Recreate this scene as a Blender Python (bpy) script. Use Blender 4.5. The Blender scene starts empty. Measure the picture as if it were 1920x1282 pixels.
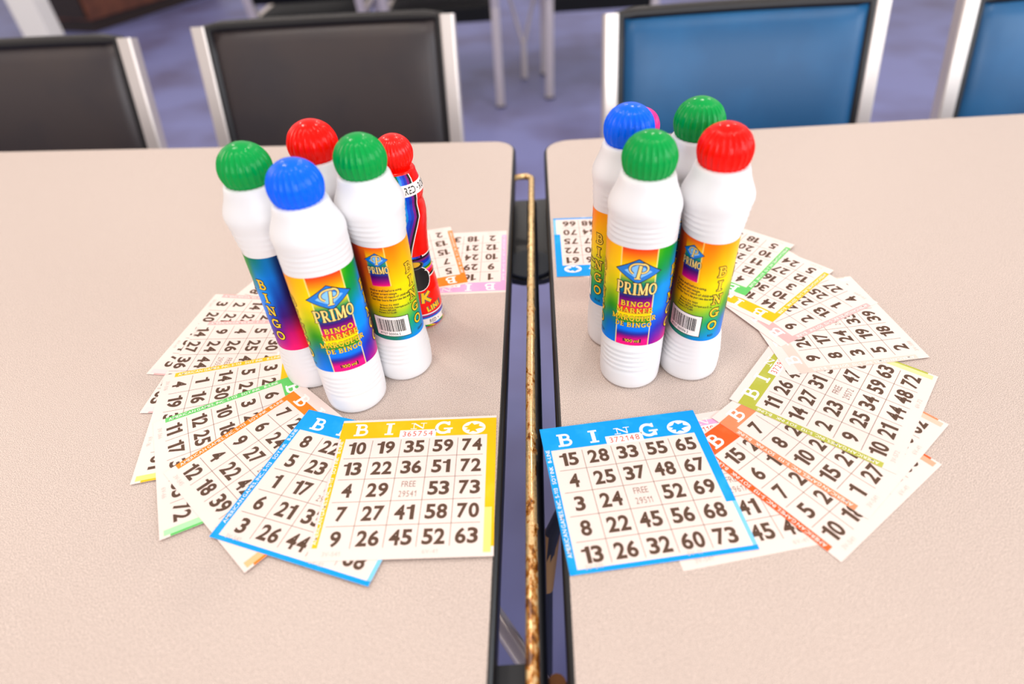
import bpy, math, random
from mathutils import Matrix, Vector
random.seed(7)
scene = bpy.context.scene
col = scene.collection
TOP = 740.0                                   # table top height, everything below is laid out in millimetres
def P(x, y, z=0.0): return Vector((x, y, z + TOP)) * 0.001
def lin(c): return tuple(((v / 255.0) / 12.92 if v / 255.0 <= 0.04045 else ((v / 255.0 + 0.055) / 1.055) ** 2.4) for v in c)

# ------------------------------------------------------------------ camera, world, lamps, exposure
cd = bpy.data.cameras.new('camera'); cam = bpy.data.objects.new('camera', cd); col.objects.link(cam)
pit, rol = 0.7026, -0.0672
fw = Vector((0, math.cos(pit), -math.sin(pit))); rt0 = Vector((1, 0, 0)); up0 = rt0.cross(fw)
rt = math.cos(rol) * rt0 + math.sin(rol) * up0; up = -math.sin(rol) * rt0 + math.cos(rol) * up0
cam.matrix_world = Matrix(((rt.x, up.x, -fw.x, 0), (rt.y, up.y, -fw.y, 0), (rt.z, up.z, -fw.z, (TOP + 299.7) / 1000), (0, 0, 0, 1)))
cd.sensor_width = 36; cd.sensor_fit = 'HORIZONTAL'; cd.lens = 1142.56 / 1920 * 36
cd.clip_start = 0.01; cd.clip_end = 60
cd.dof.use_dof = True; cd.dof.focus_distance = 0.425; cd.dof.aperture_fstop = 3.7
scene.camera = cam
w = bpy.data.worlds.new('world'); scene.world = w; w.use_nodes = True
w.node_tree.nodes['Background'].inputs[0].default_value = (1.0, 0.93, 0.90, 1)
w.node_tree.nodes['Background'].inputs[1].default_value = 0.70
def area(name, loc, target, sx, sy, power, colour):
    d = bpy.data.lights.new(name, 'AREA'); d.shape = 'RECTANGLE'; d.size = sx; d.size_y = sy; d.energy = power; d.color = colour
    o = bpy.data.objects.new(name, d); col.objects.link(o); o.location = loc
    o.rotation_euler = (Vector(target) - Vector(loc)).to_track_quat('-Z', 'Y').to_euler(); return o
area('window_or_fill_light', (3.6, -1.2, 2.0), (0.1, 0.5, 0.75), 2.6, 1.6, 62, (0.80, 0.90, 1.0))
area('window_or_fill_light', (0.9, -3.4, 1.7), (0.0, 0.4, 0.82), 2.4, 1.5, 62, (0.93, 0.96, 1.0))  # unseen fill added in front to brighten the upright marker labels
area('window_or_fill_light', (-3.4, 1.6, 2.2), (0, 0.5, 0.75), 1.6, 1.2, 26, (1.0, 0.80, 0.66))
for k, (lx, ly) in enumerate(((-0.9, 1.2), (0.6, 1.9), (-1.7, 2.8), (1.9, 3.2), (0.2, 3.8), (-0.25, 0.0), (1.3, 0.3))):
    area('ceiling_lamp', (lx, ly, 2.75), (lx, ly, 0), 0.22, 0.22, 7.5, (1.0, 0.90, 0.80))
scene.view_settings.view_transform = 'Standard'; scene.view_settings.look = 'None'
scene.view_settings.gamma = 1; scene.view_settings.use_curve_mapping = False
scene.view_settings.exposure = 0.15

# ------------------------------------------------------------------ materials
MATS = {}
def mat(key, rgb, rough=0.5, metal=0.0, spec=0.5, coat=0.0, noise=None, sss=0.0, bump=None, attr=None):
    """rgb in 0-255; noise = (scale, other rgb, contrast lo, hi)"""
    if key in MATS: return MATS[key]
    m = bpy.data.materials.new(key); m.use_nodes = True; MATS[key] = m
    nt = m.node_tree; b = nt.nodes['Principled BSDF']
    b.inputs['Base Color'].default_value = (*lin(rgb), 1); b.inputs['Roughness'].default_value = rough
    b.inputs['Metallic'].default_value = metal; b.inputs['Specular IOR Level'].default_value = spec
    b.inputs['Coat Weight'].default_value = coat; b.inputs['Coat Roughness'].default_value = 0.06
    if sss:
        b.inputs['Subsurface Weight'].default_value = sss; b.inputs['Subsurface Scale'].default_value = 0.004
        b.inputs['Subsurface Radius'].default_value = (1, 1, 1)
    tc = nt.nodes.new('ShaderNodeTexCoord')
    if noise:
        n = nt.nodes.new('ShaderNodeTexNoise'); n.inputs['Scale'].default_value = noise[0]; n.inputs['Detail'].default_value = 3
        r = nt.nodes.new('ShaderNodeValToRGB'); r.color_ramp.elements[0].position = noise[2]; r.color_ramp.elements[1].position = noise[3]
        r.color_ramp.elements[0].color = (*lin(rgb), 1); r.color_ramp.elements[1].color = (*lin(noise[1]), 1)
        nt.links.new(tc.outputs['Object'], n.inputs['Vector']); nt.links.new(n.outputs['Fac'], r.inputs[0]); nt.links.new(r.outputs[0], b.inputs['Base Color'])
    if bump:
        n2 = nt.nodes.new('ShaderNodeTexNoise'); n2.inputs['Scale'].default_value = bump[0]
        bp = nt.nodes.new('ShaderNodeBump'); bp.inputs['Strength'].default_value = bump[1]; bp.inputs['Distance'].default_value = 0.001
        nt.links.new(tc.outputs['Object'], n2.inputs['Vector']); nt.links.new(n2.outputs['Fac'], bp.inputs['Height']); nt.links.new(bp.outputs[0], b.inputs['Normal'])
    if attr:
        a = nt.nodes.new('ShaderNodeAttribute'); a.attribute_name = attr; nt.links.new(a.outputs['Color'], b.inputs['Base Color'])
    return m
laminate = mat('speckled_laminate', (226, 209, 199), 0.42, spec=0.3, noise=(2300, (142, 124, 115), 0.46, 0.60))
edge_black = mat('black_edging', (16, 15, 18), 0.35)
steel_black = mat('black_steel', (9, 12, 22), 0.4)
chrome = mat('chrome', (228, 217, 210), 0.34, 0.6)
floor_m = mat('floor_tile', (122, 126, 180), 0.45, noise=(2.2, (100, 96, 136), 0.42, 0.7))
vinyl_black = mat('black_vinyl', (60, 50, 49), 0.40, noise=(7, (48, 42, 46), 0.4, 0.7), bump=(900, 0.15))
vinyl_blue = mat('blue_vinyl', (12, 84, 132), 0.40, noise=(7, (18, 98, 150), 0.4, 0.7), bump=(900, 0.15))
welt_dark = mat('dark_piping', (22, 18, 20), 0.4)
plastic_white = mat('white_plastic', (232, 231, 233), 0.36, spec=0.3)
label_m = mat('printed_label', (255, 255, 255), 0.36, spec=0.15, attr='ink')
paper = mat('paper', (241, 224, 217), 0.75, spec=0.15)
digit_ink = mat('brown_ink', (96, 73, 60), 0.75, spec=0.1)
thin_ink = mat('thin_brown_ink', (150, 118, 106), 0.75, spec=0.1)
faint_ink = mat('faint_ink', (212, 196, 188), 0.75, spec=0.1)
red_ink = mat('red_ink', (238, 84, 70), 0.75, spec=0.1)
white_ink = mat('white_print', (252, 246, 242), 0.7, spec=0.1)
black_print = mat('black_print', (14, 12, 12), 0.45)
gold_print = mat('gold_print', (255, 206, 20), 0.4)
cream_print = mat('cream_print', (255, 216, 124), 0.4)

# ------------------------------------------------------------------ mesh helpers
class MB:
    def __init__(s): s.v = []; s.f = []; s.m = []; s.mats = []; s.sm = []
    def mi(s, m):
        if m not in s.mats: s.mats.append(m)
        return s.mats.index(m)
    def add(s, verts, faces, m, smooth=False):
        o = len(s.v); k = s.mi(m); s.v += [tuple(v) for v in verts]
        for f in faces: s.f.append([i + o for i in f]); s.m.append(k); s.sm.append(smooth)
    def box(s, c, d, m, rot=None):
        x, y, z = d[0] / 2, d[1] / 2, d[2] / 2
        vs = [Vector((i * x, j * y, k * z)) for k in (-1, 1) for j in (-1, 1) for i in (-1, 1)]
        if rot is not None: vs = [rot @ v for v in vs]
        s.add([v + Vector(c) for v in vs], [(0, 2, 3, 1), (4, 5, 7, 6), (0, 1, 5, 4), (2, 6, 7, 3), (0, 4, 6, 2), (1, 3, 7, 5)], m)
    def tube(s, pts, r, m, n=14, caps=True, sq=None):
        """round tube, or with sq=(half width x, half depth) a rectangular one"""
        pts = [Vector(p) for p in pts]; rings = []; ref = None
        for i, p in enumerate(pts):
            t = (pts[min(i + 1, len(pts) - 1)] - pts[max(i - 1, 0)]).normalized()
            if ref is None: ref = Vector((1, 0, 0)) if abs(t.x) < 0.8 else Vector((0, 1, 0))
            a = (ref - t * ref.dot(t)).normalized(); b = t.cross(a); ref = a
            rr = r[i] if isinstance(r, (list, tuple)) else r
            if sq: ring = [p + a * i_ * sq[0] + b * j_ * sq[1] for i_, j_ in ((-1, -.8), (-.8, -1), (.8, -1), (1, -.8), (1, .8), (.8, 1), (-.8, 1), (-1, .8))]
            else: ring = [p + (a * math.cos(q) + b * math.sin(q)) * rr for q in [2 * math.pi * k / n for k in range(n)]]
            rings.append(ring)
        n = len(rings[0]); vs = [v for rg in rings for v in rg]
        fs = [(i * n + k, i * n + (k + 1) % n, (i + 1) * n + (k + 1) % n, (i + 1) * n + k) for i in range(len(rings) - 1) for k in range(n)]
        s.add(vs, fs, m, not sq)
        if caps: s.add(rings[0], [list(range(n))[::-1]], m); s.add(rings[-1], [list(range(n))], m)
    def prism(s, poly, z0, z1, m, mside=None):
        n = len(poly)
        s.add([(x, y, z1) for x, y in poly], [list(range(n))], m); s.add([(x, y, z0) for x, y in poly], [list(range(n))[::-1]], m)
        s.add([(x, y, z) for z in (z0, z1) for x, y in poly], [(i, (i + 1) % n, n + (i + 1) % n, n + i) for i in range(n)], mside or m)
    def build(s, name, parent=None, loc=None, scale=0.001, bevel=None, data_only=False):
        me = bpy.data.meshes.new(name); me.from_pydata([(x * scale, y * scale, z * scale) for x, y, z in s.v], [], s.f)
        for m in s.mats: me.materials.append(m)
        me.polygons.foreach_set('material_index', s.m); me.polygons.foreach_set('use_smooth', s.sm); me.update()
        if data_only: return me
        return link(name, me, parent, loc, bevel)
def link(name, me, parent=None, loc=None, bevel=None):
    o = bpy.data.objects.new(name, me); col.objects.link(o)
    if parent: o.parent = parent
    if loc is not None: o.location = loc
    if bevel:
        b = o.modifiers.new('soft edge', 'BEVEL'); b.width = bevel; b.segments = 3; b.limit_method = 'ANGLE'; b.angle_limit = 0.7
    return o
def tag(o, label, cat, group=None):
    o['label'] = label; o['category'] = cat
    if group: o['group'] = group
    return o
def thing(name, label, cat, loc, rz=0, group=None):
    o = bpy.data.objects.new(name, None); col.objects.link(o); o.location = loc; o.rotation_euler = (0, 0, rz); o.empty_display_size = 0.05
    return tag(o, label, cat, group)
def copy_tree(o, parent=None):
    c = o.copy(); col.objects.link(c)
    if parent is not None: c.parent = parent
    for ch in list(o.children): copy_tree(ch, c)
    return c

# ------------------------------------------------------------------ flat lettering
_gc = {}
def glyph(ch, off=0.0):
    """outline of a plain character, filled: (verts, faces, width) in cap-height units"""
    k = (ch, off)
    if k in _gc: return _gc[k]
    if ch == '1':
        t = .085 + 1.5 * off; h = 0.73 if '_cap' not in globals() else _cap
        _gc[k] = ([(.30 - t, 0), (.30, 0), (.30, h), (.30 - t * .75, h), (.30 - t, h * .95), (.30 - t, h * .84), (.30 - t, h * .70), (.04, h * .70), (.04, h * .84), (.16, h * .86)], [(0, 1, 2, 3, 4, 5, 6), (6, 5, 4, 9, 8, 7)]); return _gc[k]
    cu = bpy.data.curves.new('g', 'FONT'); cu.body = ch; cu.size = 1; cu.offset = off; cu.resolution_u = 4
    o = bpy.data.objects.new('g', cu); col.objects.link(o)
    dg = bpy.context.evaluated_depsgraph_get(); dg.update()
    me = o.evaluated_get(dg).to_mesh()
    v = [(q.co.x, q.co.y) for q in me.vertices]; f = [list(q.vertices) for q in me.polygons]
    o.evaluated_get(dg).to_mesh_clear(); bpy.data.objects.remove(o); bpy.data.curves.remove(cu)
    _gc[k] = (v, f); return _gc[k]
_cap = max(y for x, y in glyph('H')[0])
def text_flat(s, h, off=0.0, spacing=0.06, xscale=1.0):
    """-> verts, faces, width : baseline at 0, cap height h"""
    V = []; F = []; x = 0; k = h / _cap
    for ch in s:
        if ch == ' ': x += 0.28 * h * xscale; continue
        v, f = glyph(ch, off)
        if not v: continue
        x0 = min(q[0] for q in v); x1 = max(q[0] for q in v); o = len(V)
        V += [((q[0] - x0) * k * xscale + x, q[1] * k) for q in v]; F += [[i + o for i in g] for g in f]
        x += (x1 - x0) * k * xscale + spacing * h
    return V, F, x - spacing * h
def digits_flat(s, h=10.0, w=6.1, gap=0.6, off=0.032):
    V = []; F = []; x = 0
    for ch in s:
        v, f = glyph(ch, off); x0 = min(q[0] for q in v); x1 = max(q[0] for q in v); y0 = min(q[1] for q in v); y1 = max(q[1] for q in v)
        ww = w * (0.78 if ch == '1' else 1.0); o = len(V)
        V += [((q[0] - x0) / (x1 - x0) * ww + x, (q[1] - y0) / (y1 - y0) * h) for q in v]; F += [[i + o for i in g] for g in f]
        x += ww + gap
    return V, F, x - gap
def arc(cx, cy, rx, ry, a0, a1, n=14):
    return [(cx + rx * math.cos(math.radians(a0 + (a1 - a0) * i / n)), cy + ry * math.sin(math.radians(a0 + (a1 - a0) * i / n))) for i in range(n + 1)]
def bar(x0, x1, y): return ([(x0, y), (x1, y)], .10)
SL = {
 'I': (.52, [([(.26, 0), (.26, 1)], .22), bar(.02, .5, .05), bar(.02, .5, .95)]),
 'B': (.80, [([(.2, 0), (.2, 1)], .2), bar(0, .3, .05), bar(0, .3, .95), ([(.2, .94), (.44, .94)] + arc(.44, .735, .2, .205, 90, -90)[1:] + [(.2, .53)], .13), ([(.2, .53), (.48, .53)] + arc(.48, .295, .25, .235, 90, -90)[1:] + [(.2, .06)], .14)]),
 'N': (.98, [([(.19, 0), (.19, 1)], .1), bar(0, .38, .05), bar(0, .28, .95), ([(.2, .95), (.78, .05)], .2), ([(.79, 0), (.79, 1)], .1), bar(.6, .98, .95)]),
 'G': (.96, [(arc(.47, .5, .37, .42, 42, 318, 22), .17), bar(.5, .96, .42), ([(.78, .44), (.78, .06)], .17), ([(.76, .7), (.76, .98)], .1)]),
 'O': (.94, [(arc(.47, .5, .37, .42, 0, 360, 28), .17)]),
 'M': (1.16, [([(.17, 0), (.17, 1)], .1), ([(.98, 0), (.98, 1)], .2), ([(.16, .96), (.56, .08)], .2), ([(.56, .08), (.97, .96)], .1), bar(0, .36, .05), bar(0, .24, .95), bar(.78, 1.16, .05), bar(.9, 1.16, .95)]),
 'A': (.94, [([(.12, .03), (.46, .98)], .1), ([(.45, .98), (.82, .03)], .2), ([(.24, .33), (.7, .33)], .1), bar(0, .32, .05), bar(.62, .98, .05)]),
 'R': (.90, [([(.2, 0), (.2, 1)], .2), bar(0, .4, .05), bar(0, .3, .95), ([(.2, .94), (.46, .94)] + arc(.46, .71, .22, .23, 90, -90)[1:] + [(.2, .48)], .13), ([(.44, .48), (.76, .05)], .18), bar(.66, .92, .05)]),
 'K': (.92, [([(.2, 0), (.2, 1)], .2), bar(0, .4, .05), bar(0, .4, .95), ([(.74, .93), (.28, .42)], .1), ([(.38, .52), (.76, .05)], .19), bar(.6, .94, .05), bar(.58, .9, .95)]),
 'E': (.76, [([(.2, 0), (.2, 1)], .2), bar(0, .68, .05), bar(0, .66, .95), bar(.2, .52, .5), ([(.66, .0), (.66, .26)], .09), ([(.64, .76), (.64, 1)], .09), ([(.52, .38), (.52, .62)], .08)]),
 'Q': (.94, [(arc(.47, .5, .37, .42, 0, 360, 28), .17), ([(.48, .2), (.85, -.14)], .14)]),
 'U': (.94, [([(.2, .95), (.2, .36)] + arc(.48, .34, .28, .28, 180, 360, 12) + [(.76, .95)], .16), bar(.02, .4, .95), bar(.58, .94, .95)]),
 'D': (.90, [([(.2, 0), (.2, 1)], .2), bar(0, .3, .05), bar(0, .3, .95), ([(.2, .94), (.38, .94)] + arc(.38, .5, .4, .44, 90, -90, 18)[1:] + [(.2, .06)], .14)]),
 'P': (.82, [([(.2, 0), (.2, 1)], .2), bar(0, .42, .05), bar(0, .3, .95), ([(.2, .94), (.46, .94)] + arc(.46, .69, .24, .25, 90, -90)[1:] + [(.2, .44)], .13)]),
}
def ribbon(pts, wd, step=None):
    """strip of quads along a polyline"""
    if step:
        q = [pts[0]]
        for a, b in zip(pts, pts[1:]):
            n = max(1, int(math.dist(a, b) / step))
            q += [(a[0] + (b[0] - a[0]) * i / n, a[1] + (b[1] - a[1]) * i / n) for i in range(1, n + 1)]
        pts = q
    closed = math.dist(pts[0], pts[-1]) < 1e-6; L = []; n = len(pts)
    for i, p in enumerate(pts):
        a = pts[i - 1] if i else (pts[-2] if closed else p); b = pts[i + 1] if i < n - 1 else (pts[1] if closed else p)
        dx, dy = b[0] - a[0], b[1] - a[1]; l = math.hypot(dx, dy) or 1; nx, ny = -dy / l, dx / l
        k = 1.0
        if 0 < i < n - 1:
            d1 = (p[0] - a[0], p[1] - a[1]); l1 = math.hypot(*d1) or 1
            k = 1 / max(0.6, abs((-d1[1] * nx + d1[0] * ny) / l1))
        L.append((p[0] + nx * wd / 2 * k, p[1] + ny * wd / 2 * k)); L.append((p[0] - nx * wd / 2 * k, p[1] - ny * wd / 2 * k))
    return L, [(2 * i, 2 * i + 1, 2 * i + 3, 2 * i + 2) for i in range(n - 1)]
def slab_text(s, h, xs=1.0, grow=0.0, gap=0.08, step=None):
    """slab-serif lettering -> verts, faces, width; grow thickens every stroke by that much (outline layer)"""
    V = []; F = []; x = 0
    for ch in s:
        if ch == ' ': x += .45 * h * xs; continue
        adv, st = SL[ch]; nst = 0
        for pts, wd in st:
            q = [(a * h * xs + x, b * h) for a, b in pts]
            if grow and math.dist(q[0], q[-1]) > 1e-6:         # lengthen the ends as well
                for e, n_ in ((0, 1), (-1, -2)):
                    d = math.dist(q[e], q[n_]) or 1
                    q[e] = (q[e][0] + (q[e][0] - q[n_][0]) / d * grow, q[e][1] + (q[e][1] - q[n_][1]) / d * grow)
            v, f = ribbon(q, wd * h * min(1, xs + .1) + 2 * grow, step); o = len(V); V += [(a, b, .006 * nst) for a, b in v]; F += [[i + o for i in g] for g in f]; nst += 1
        x += (adv + gap) * h * xs
    return V, F, x - gap * h * xs

# ------------------------------------------------------------------ floor
mb = MB(); mb.prism([(-9000, -5000), (9000, -5000), (9000, 13000), (-9000, 13000)], -60, 0, floor_m)
fl = mb.build('floor'); fl['kind'] = 'structure'
mb = MB(); mb.box((0, 12900, 1400), (18000, 200, 2800), mat('wall_paint', (226, 220, 212), 0.7)); o = mb.build('wall_back'); o['kind'] = 'structure'

# ------------------------------------------------------------------ the two folding tables
def round_poly(poly, radii, n=8):
    out = []; N = len(poly)
    for i, p in enumerate(poly):
        r = radii[i]
        if not r: out.append(p); continue
        p = Vector(p); a = (Vector(poly[i - 1]) - p).normalized(); b = (Vector(poly[(i + 1) % N]) - p).normalized()
        half = math.acos(max(-1, min(1, a.dot(b)))) / 2; d = r / math.tan(half); s_, e = p + a * d, p + b * d
        c = p + (a + b).normalized() * (r / math.sin(half)); a0 = (s_ - c); a1 = (e - c); ang = a0.angle_signed(a1)
        for k in range(n + 1):
            t = -ang * k / n; out.append((c.x + a0.x * math.cos(t) - a0.y * math.sin(t), c.y + a0.x * math.sin(t) + a0.y * math.cos(t)))
    return out
def inset(poly, d):
    out = []; N = len(poly)
    if sum(poly[i - 1][0] * poly[i][1] - poly[i][0] * poly[i - 1][1] for i in range(N)) < 0: d = -d
    for i in range(N):
        a = Vector(poly[i - 1]); p = Vector(poly[i]); b = Vector(poly[(i + 1) % N])
        n1 = Vector((-(p - a).y, (p - a).x)).normalized(); n2 = Vector((-(b - p).y, (b - p).x)).normalized(); n = (n1 + n2).normalized()
        q = p + n * (d / max(0.4, n.dot(n1))); out.append((q.x, q.y))
    return out
def make_table(label, poly, radii):
    t = thing('folding_table', label, 'table', (0, 0, 0), group=None)
    outer = round_poly(poly, radii); inn = inset(outer, 3.2)
    m = MB(); m.prism(inn, TOP - 27, TOP, laminate); m.build('tabletop', t)
    m = MB(); n = len(outer)
    prof = [(0.3, -0.2), (1.2, -1.2), (0, -3), (0, -24), (1.5, -26.5), (5, -27.5)]
    rings = [inset(outer, 3.2)] + [inset(outer, d) for d, z in prof]; zs = [-0.15] + [z for d, z in prof]; zs[1] = -0.3
    rings[1] = inset(outer, 2.2)
    vs = [(x, y, z + TOP) for rg, z in zip(rings, zs) for x, y in rg]
    m.add(vs, [((k + 1) * n + i, (k + 1) * n + (i + 1) % n, k * n + (i + 1) % n, k * n + i) for k in range(len(rings) - 1) for i in range(n)], edge_black, True)
    o = m.build('edge_band', t); o['label'] = 'thin black edging strip'
    return t
LT = make_table('pale speckled folding table with the rusty steel rod along its edge', [(-1830, -150), (-1830, 958), (-19.5, 746.5), (17.6, 713), (-36.2, -150)][0:2] + [(21.7, 742), (-36.2, -150)], [0, 0, 30, 0])
RT = make_table('pale speckled folding table without the rod, under the markers with the pink cap', [(-1.6, -150), (55.6, 735), (1860, 690), (1860, -150)], [0, 34, 0, 0])
def table_leg(t, x, y, r=15, z0=0):
    m = MB(); m.tube([(x, y, 8), (x, y, TOP - 28)], r, steel_black); lg = m.build('leg', t); m = MB(); m.tube([(x, y, 0), (x, y, 10)], r + 4, edge_black); m.build('foot_cap', lg); return lg
for x, y in ((-1700, -20), (-1700, 800), (-300, 540), (-100, -60)): table_leg(LT, x, y)
for x, y in ((1700, -20), (1700, 600), (110, 560), (80, -60)): table_leg(RT, x, y)
m = MB(); m.box((-900, 700, TOP - 50), (1650, 22, 40), steel_black); m.box((-900, -40, TOP - 50), (1650, 22, 40), steel_black); m.build('frame_rail', LT)
m = MB(); m.box((900, 640, TOP - 50), (1640, 22, 40), steel_black); m.box((900, -40, TOP - 50), (1640, 22, 40), steel_black); m.build('frame_rail', RT)
# the rusty rod that runs along the gap, bent under the left top at its far end
rod_m = mat('rusty_chrome', (236, 200, 140), 0.18, 1.0)
nt = rod_m.node_tree; b = nt.nodes['Principled BSDF']; tc = nt.nodes.new('ShaderNodeTexCoord'); mp = nt.nodes.new('ShaderNodeMapping')
mp.inputs['Scale'].default_value = (1, 0.55, 1); n1 = nt.nodes.new('ShaderNodeTexNoise'); n1.inputs['Scale'].default_value = 170; n1.inputs['Detail'].default_value = 7; n1.inputs['Roughness'].default_value = 0.7
sx = nt.nodes.new('ShaderNodeSeparateXYZ'); mr = nt.nodes.new('ShaderNodeMapRange')
mr.inputs['From Min'].default_value = 0.08; mr.inputs['From Max'].default_value = 0.42; mr.inputs['To Min'].default_value = 0.06; mr.inputs['To Max'].default_value = -0.08
ad = nt.nodes.new('ShaderNodeMath'); ad.operation = 'ADD'
rp = nt.nodes.new('ShaderNodeValToRGB'); rp.color_ramp.elements[0].position = 0.50; rp.color_ramp.elements[1].position = 0.62
rp.color_ramp.elements[0].color = (*lin((240, 204, 146)), 1); rp.color_ramp.elements[1].color = (*lin((96, 52, 14)), 1)
e = rp.color_ramp.elements.new(0.55); e.color = (*lin((190, 120, 40)), 1)
mm = nt.nodes.new('ShaderNodeMath'); mm.operation = 'SUBTRACT'; mm.use_clamp = True; mm.inputs[0].default_value = 1.45
m3 = nt.nodes.new('ShaderNodeMath'); m3.operation = 'MULTIPLY'; m3.inputs[1].default_value = 2.2
nt.links.new(tc.outputs['Object'], mp.inputs[0]); nt.links.new(mp.outputs[0], n1.inputs['Vector']); nt.links.new(tc.outputs['Object'], sx.inputs[0]); nt.links.new(sx.outputs['Y'], mr.inputs['Value'])
nt.links.new(n1.outputs['Fac'], ad.inputs[0]); nt.links.new(mr.outputs[0], ad.inputs[1]); nt.links.new(ad.outputs[0], rp.inputs[0]); nt.links.new(rp.outputs[0], b.inputs['Base Color'])
nt.links.new(ad.outputs[0], m3.inputs[0]); nt.links.new(m3.outputs[0], mm.inputs[1]); nt.links.new(mm.outputs[0], b.inputs['Metallic'])
m = MB(); zr = TOP - 11
bend = [(35 - 9 + 9 * math.cos(a), 652 + 9 * math.sin(a), zr) for a in [math.radians(k) for k in range(0, 91, 15)]]
m.tube([(-12.5, -70, zr), (-6.3, 30, zr), (-1.4, 111, zr), (11.3, 318, zr), (33.5, 634, zr)] + bend + [(17, 661, zr - 0.5), (6, 661, zr - 10), (-4, 661, zr - 20)], 3.5, rod_m, 16)
for y in (200, 255, 268, 372, 408, 440, 505): m.tube([(-1.4 + (y - 111) * 0.0645, y - 1, zr), (-1.4 + (y - 111) * 0.0645, y + 1, zr)], 3.8, rod_m, 16)
o = m.build('side_rod', LT); o['label'] = 'rusty steel rod bent under the tabletop at its far end'
m = MB()      # added dark tube standing in for the shaded flanks of the rod
m.tube([(-3.4, 40, TOP - 20), (1.0, 111, TOP - 20), (14, 318, TOP - 20), (32, 610, TOP - 20)], 5.3, steel_black, 12); m.build('rod_flank_shade', LT)
m = MB()      # dark round-ended plate below the far end of the gap
pl = [(-22, 690), (-22, 574)] + [(26 + 42 * math.cos(math.radians(a)), 556 + 42 * math.sin(math.radians(a))) for a in range(190, 351, 16)] + [(76, 574), (80, 690)]
m.prism(pl, TOP - 62, TOP - 56, steel_black); m.tube([(24, 543, TOP - 56), (24, 543, TOP - 53)], 25, mat('dark_grey_rubber', (58, 66, 78), 0.5), 28)
o = m.build('joining_plate', LT); o['label'] = 'black round-ended plate seen in the gap'
m = MB(); m.box((-15, 110, TOP - 22), (26, 34, 12), steel_black); m.build('rod_bracket', LT)
m = MB(); m.tube([(-75, 330, TOP - 250), (-29, 259, TOP - 250), (-7, 223, TOP - 250), (45, 140, TOP - 250)], 9, chrome, 14); m.build('brace', LT)
m = MB(); m.tube([(70, 300, TOP - 28), (24, 296, TOP - 170), (16, 282, TOP - 230), (12, 262, TOP - 460)], 6.5, steel_black, 12); m.build('hanging_strut', RT)
m = MB(); m.tube([(23.5, 297, TOP - 172), (15.5, 281, TOP - 236)], 7.5, mat('brass', (150, 112, 70), 0.6, 0.3), 12); m.build('hinge_pin', RT)
m = MB(); m.tube([(11, 121, TOP - 34), (11, 121, TOP - 26)], [6, 4.5], mat('rust', (120, 70, 24), 0.7), 12); m.build('bolt', RT)

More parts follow.
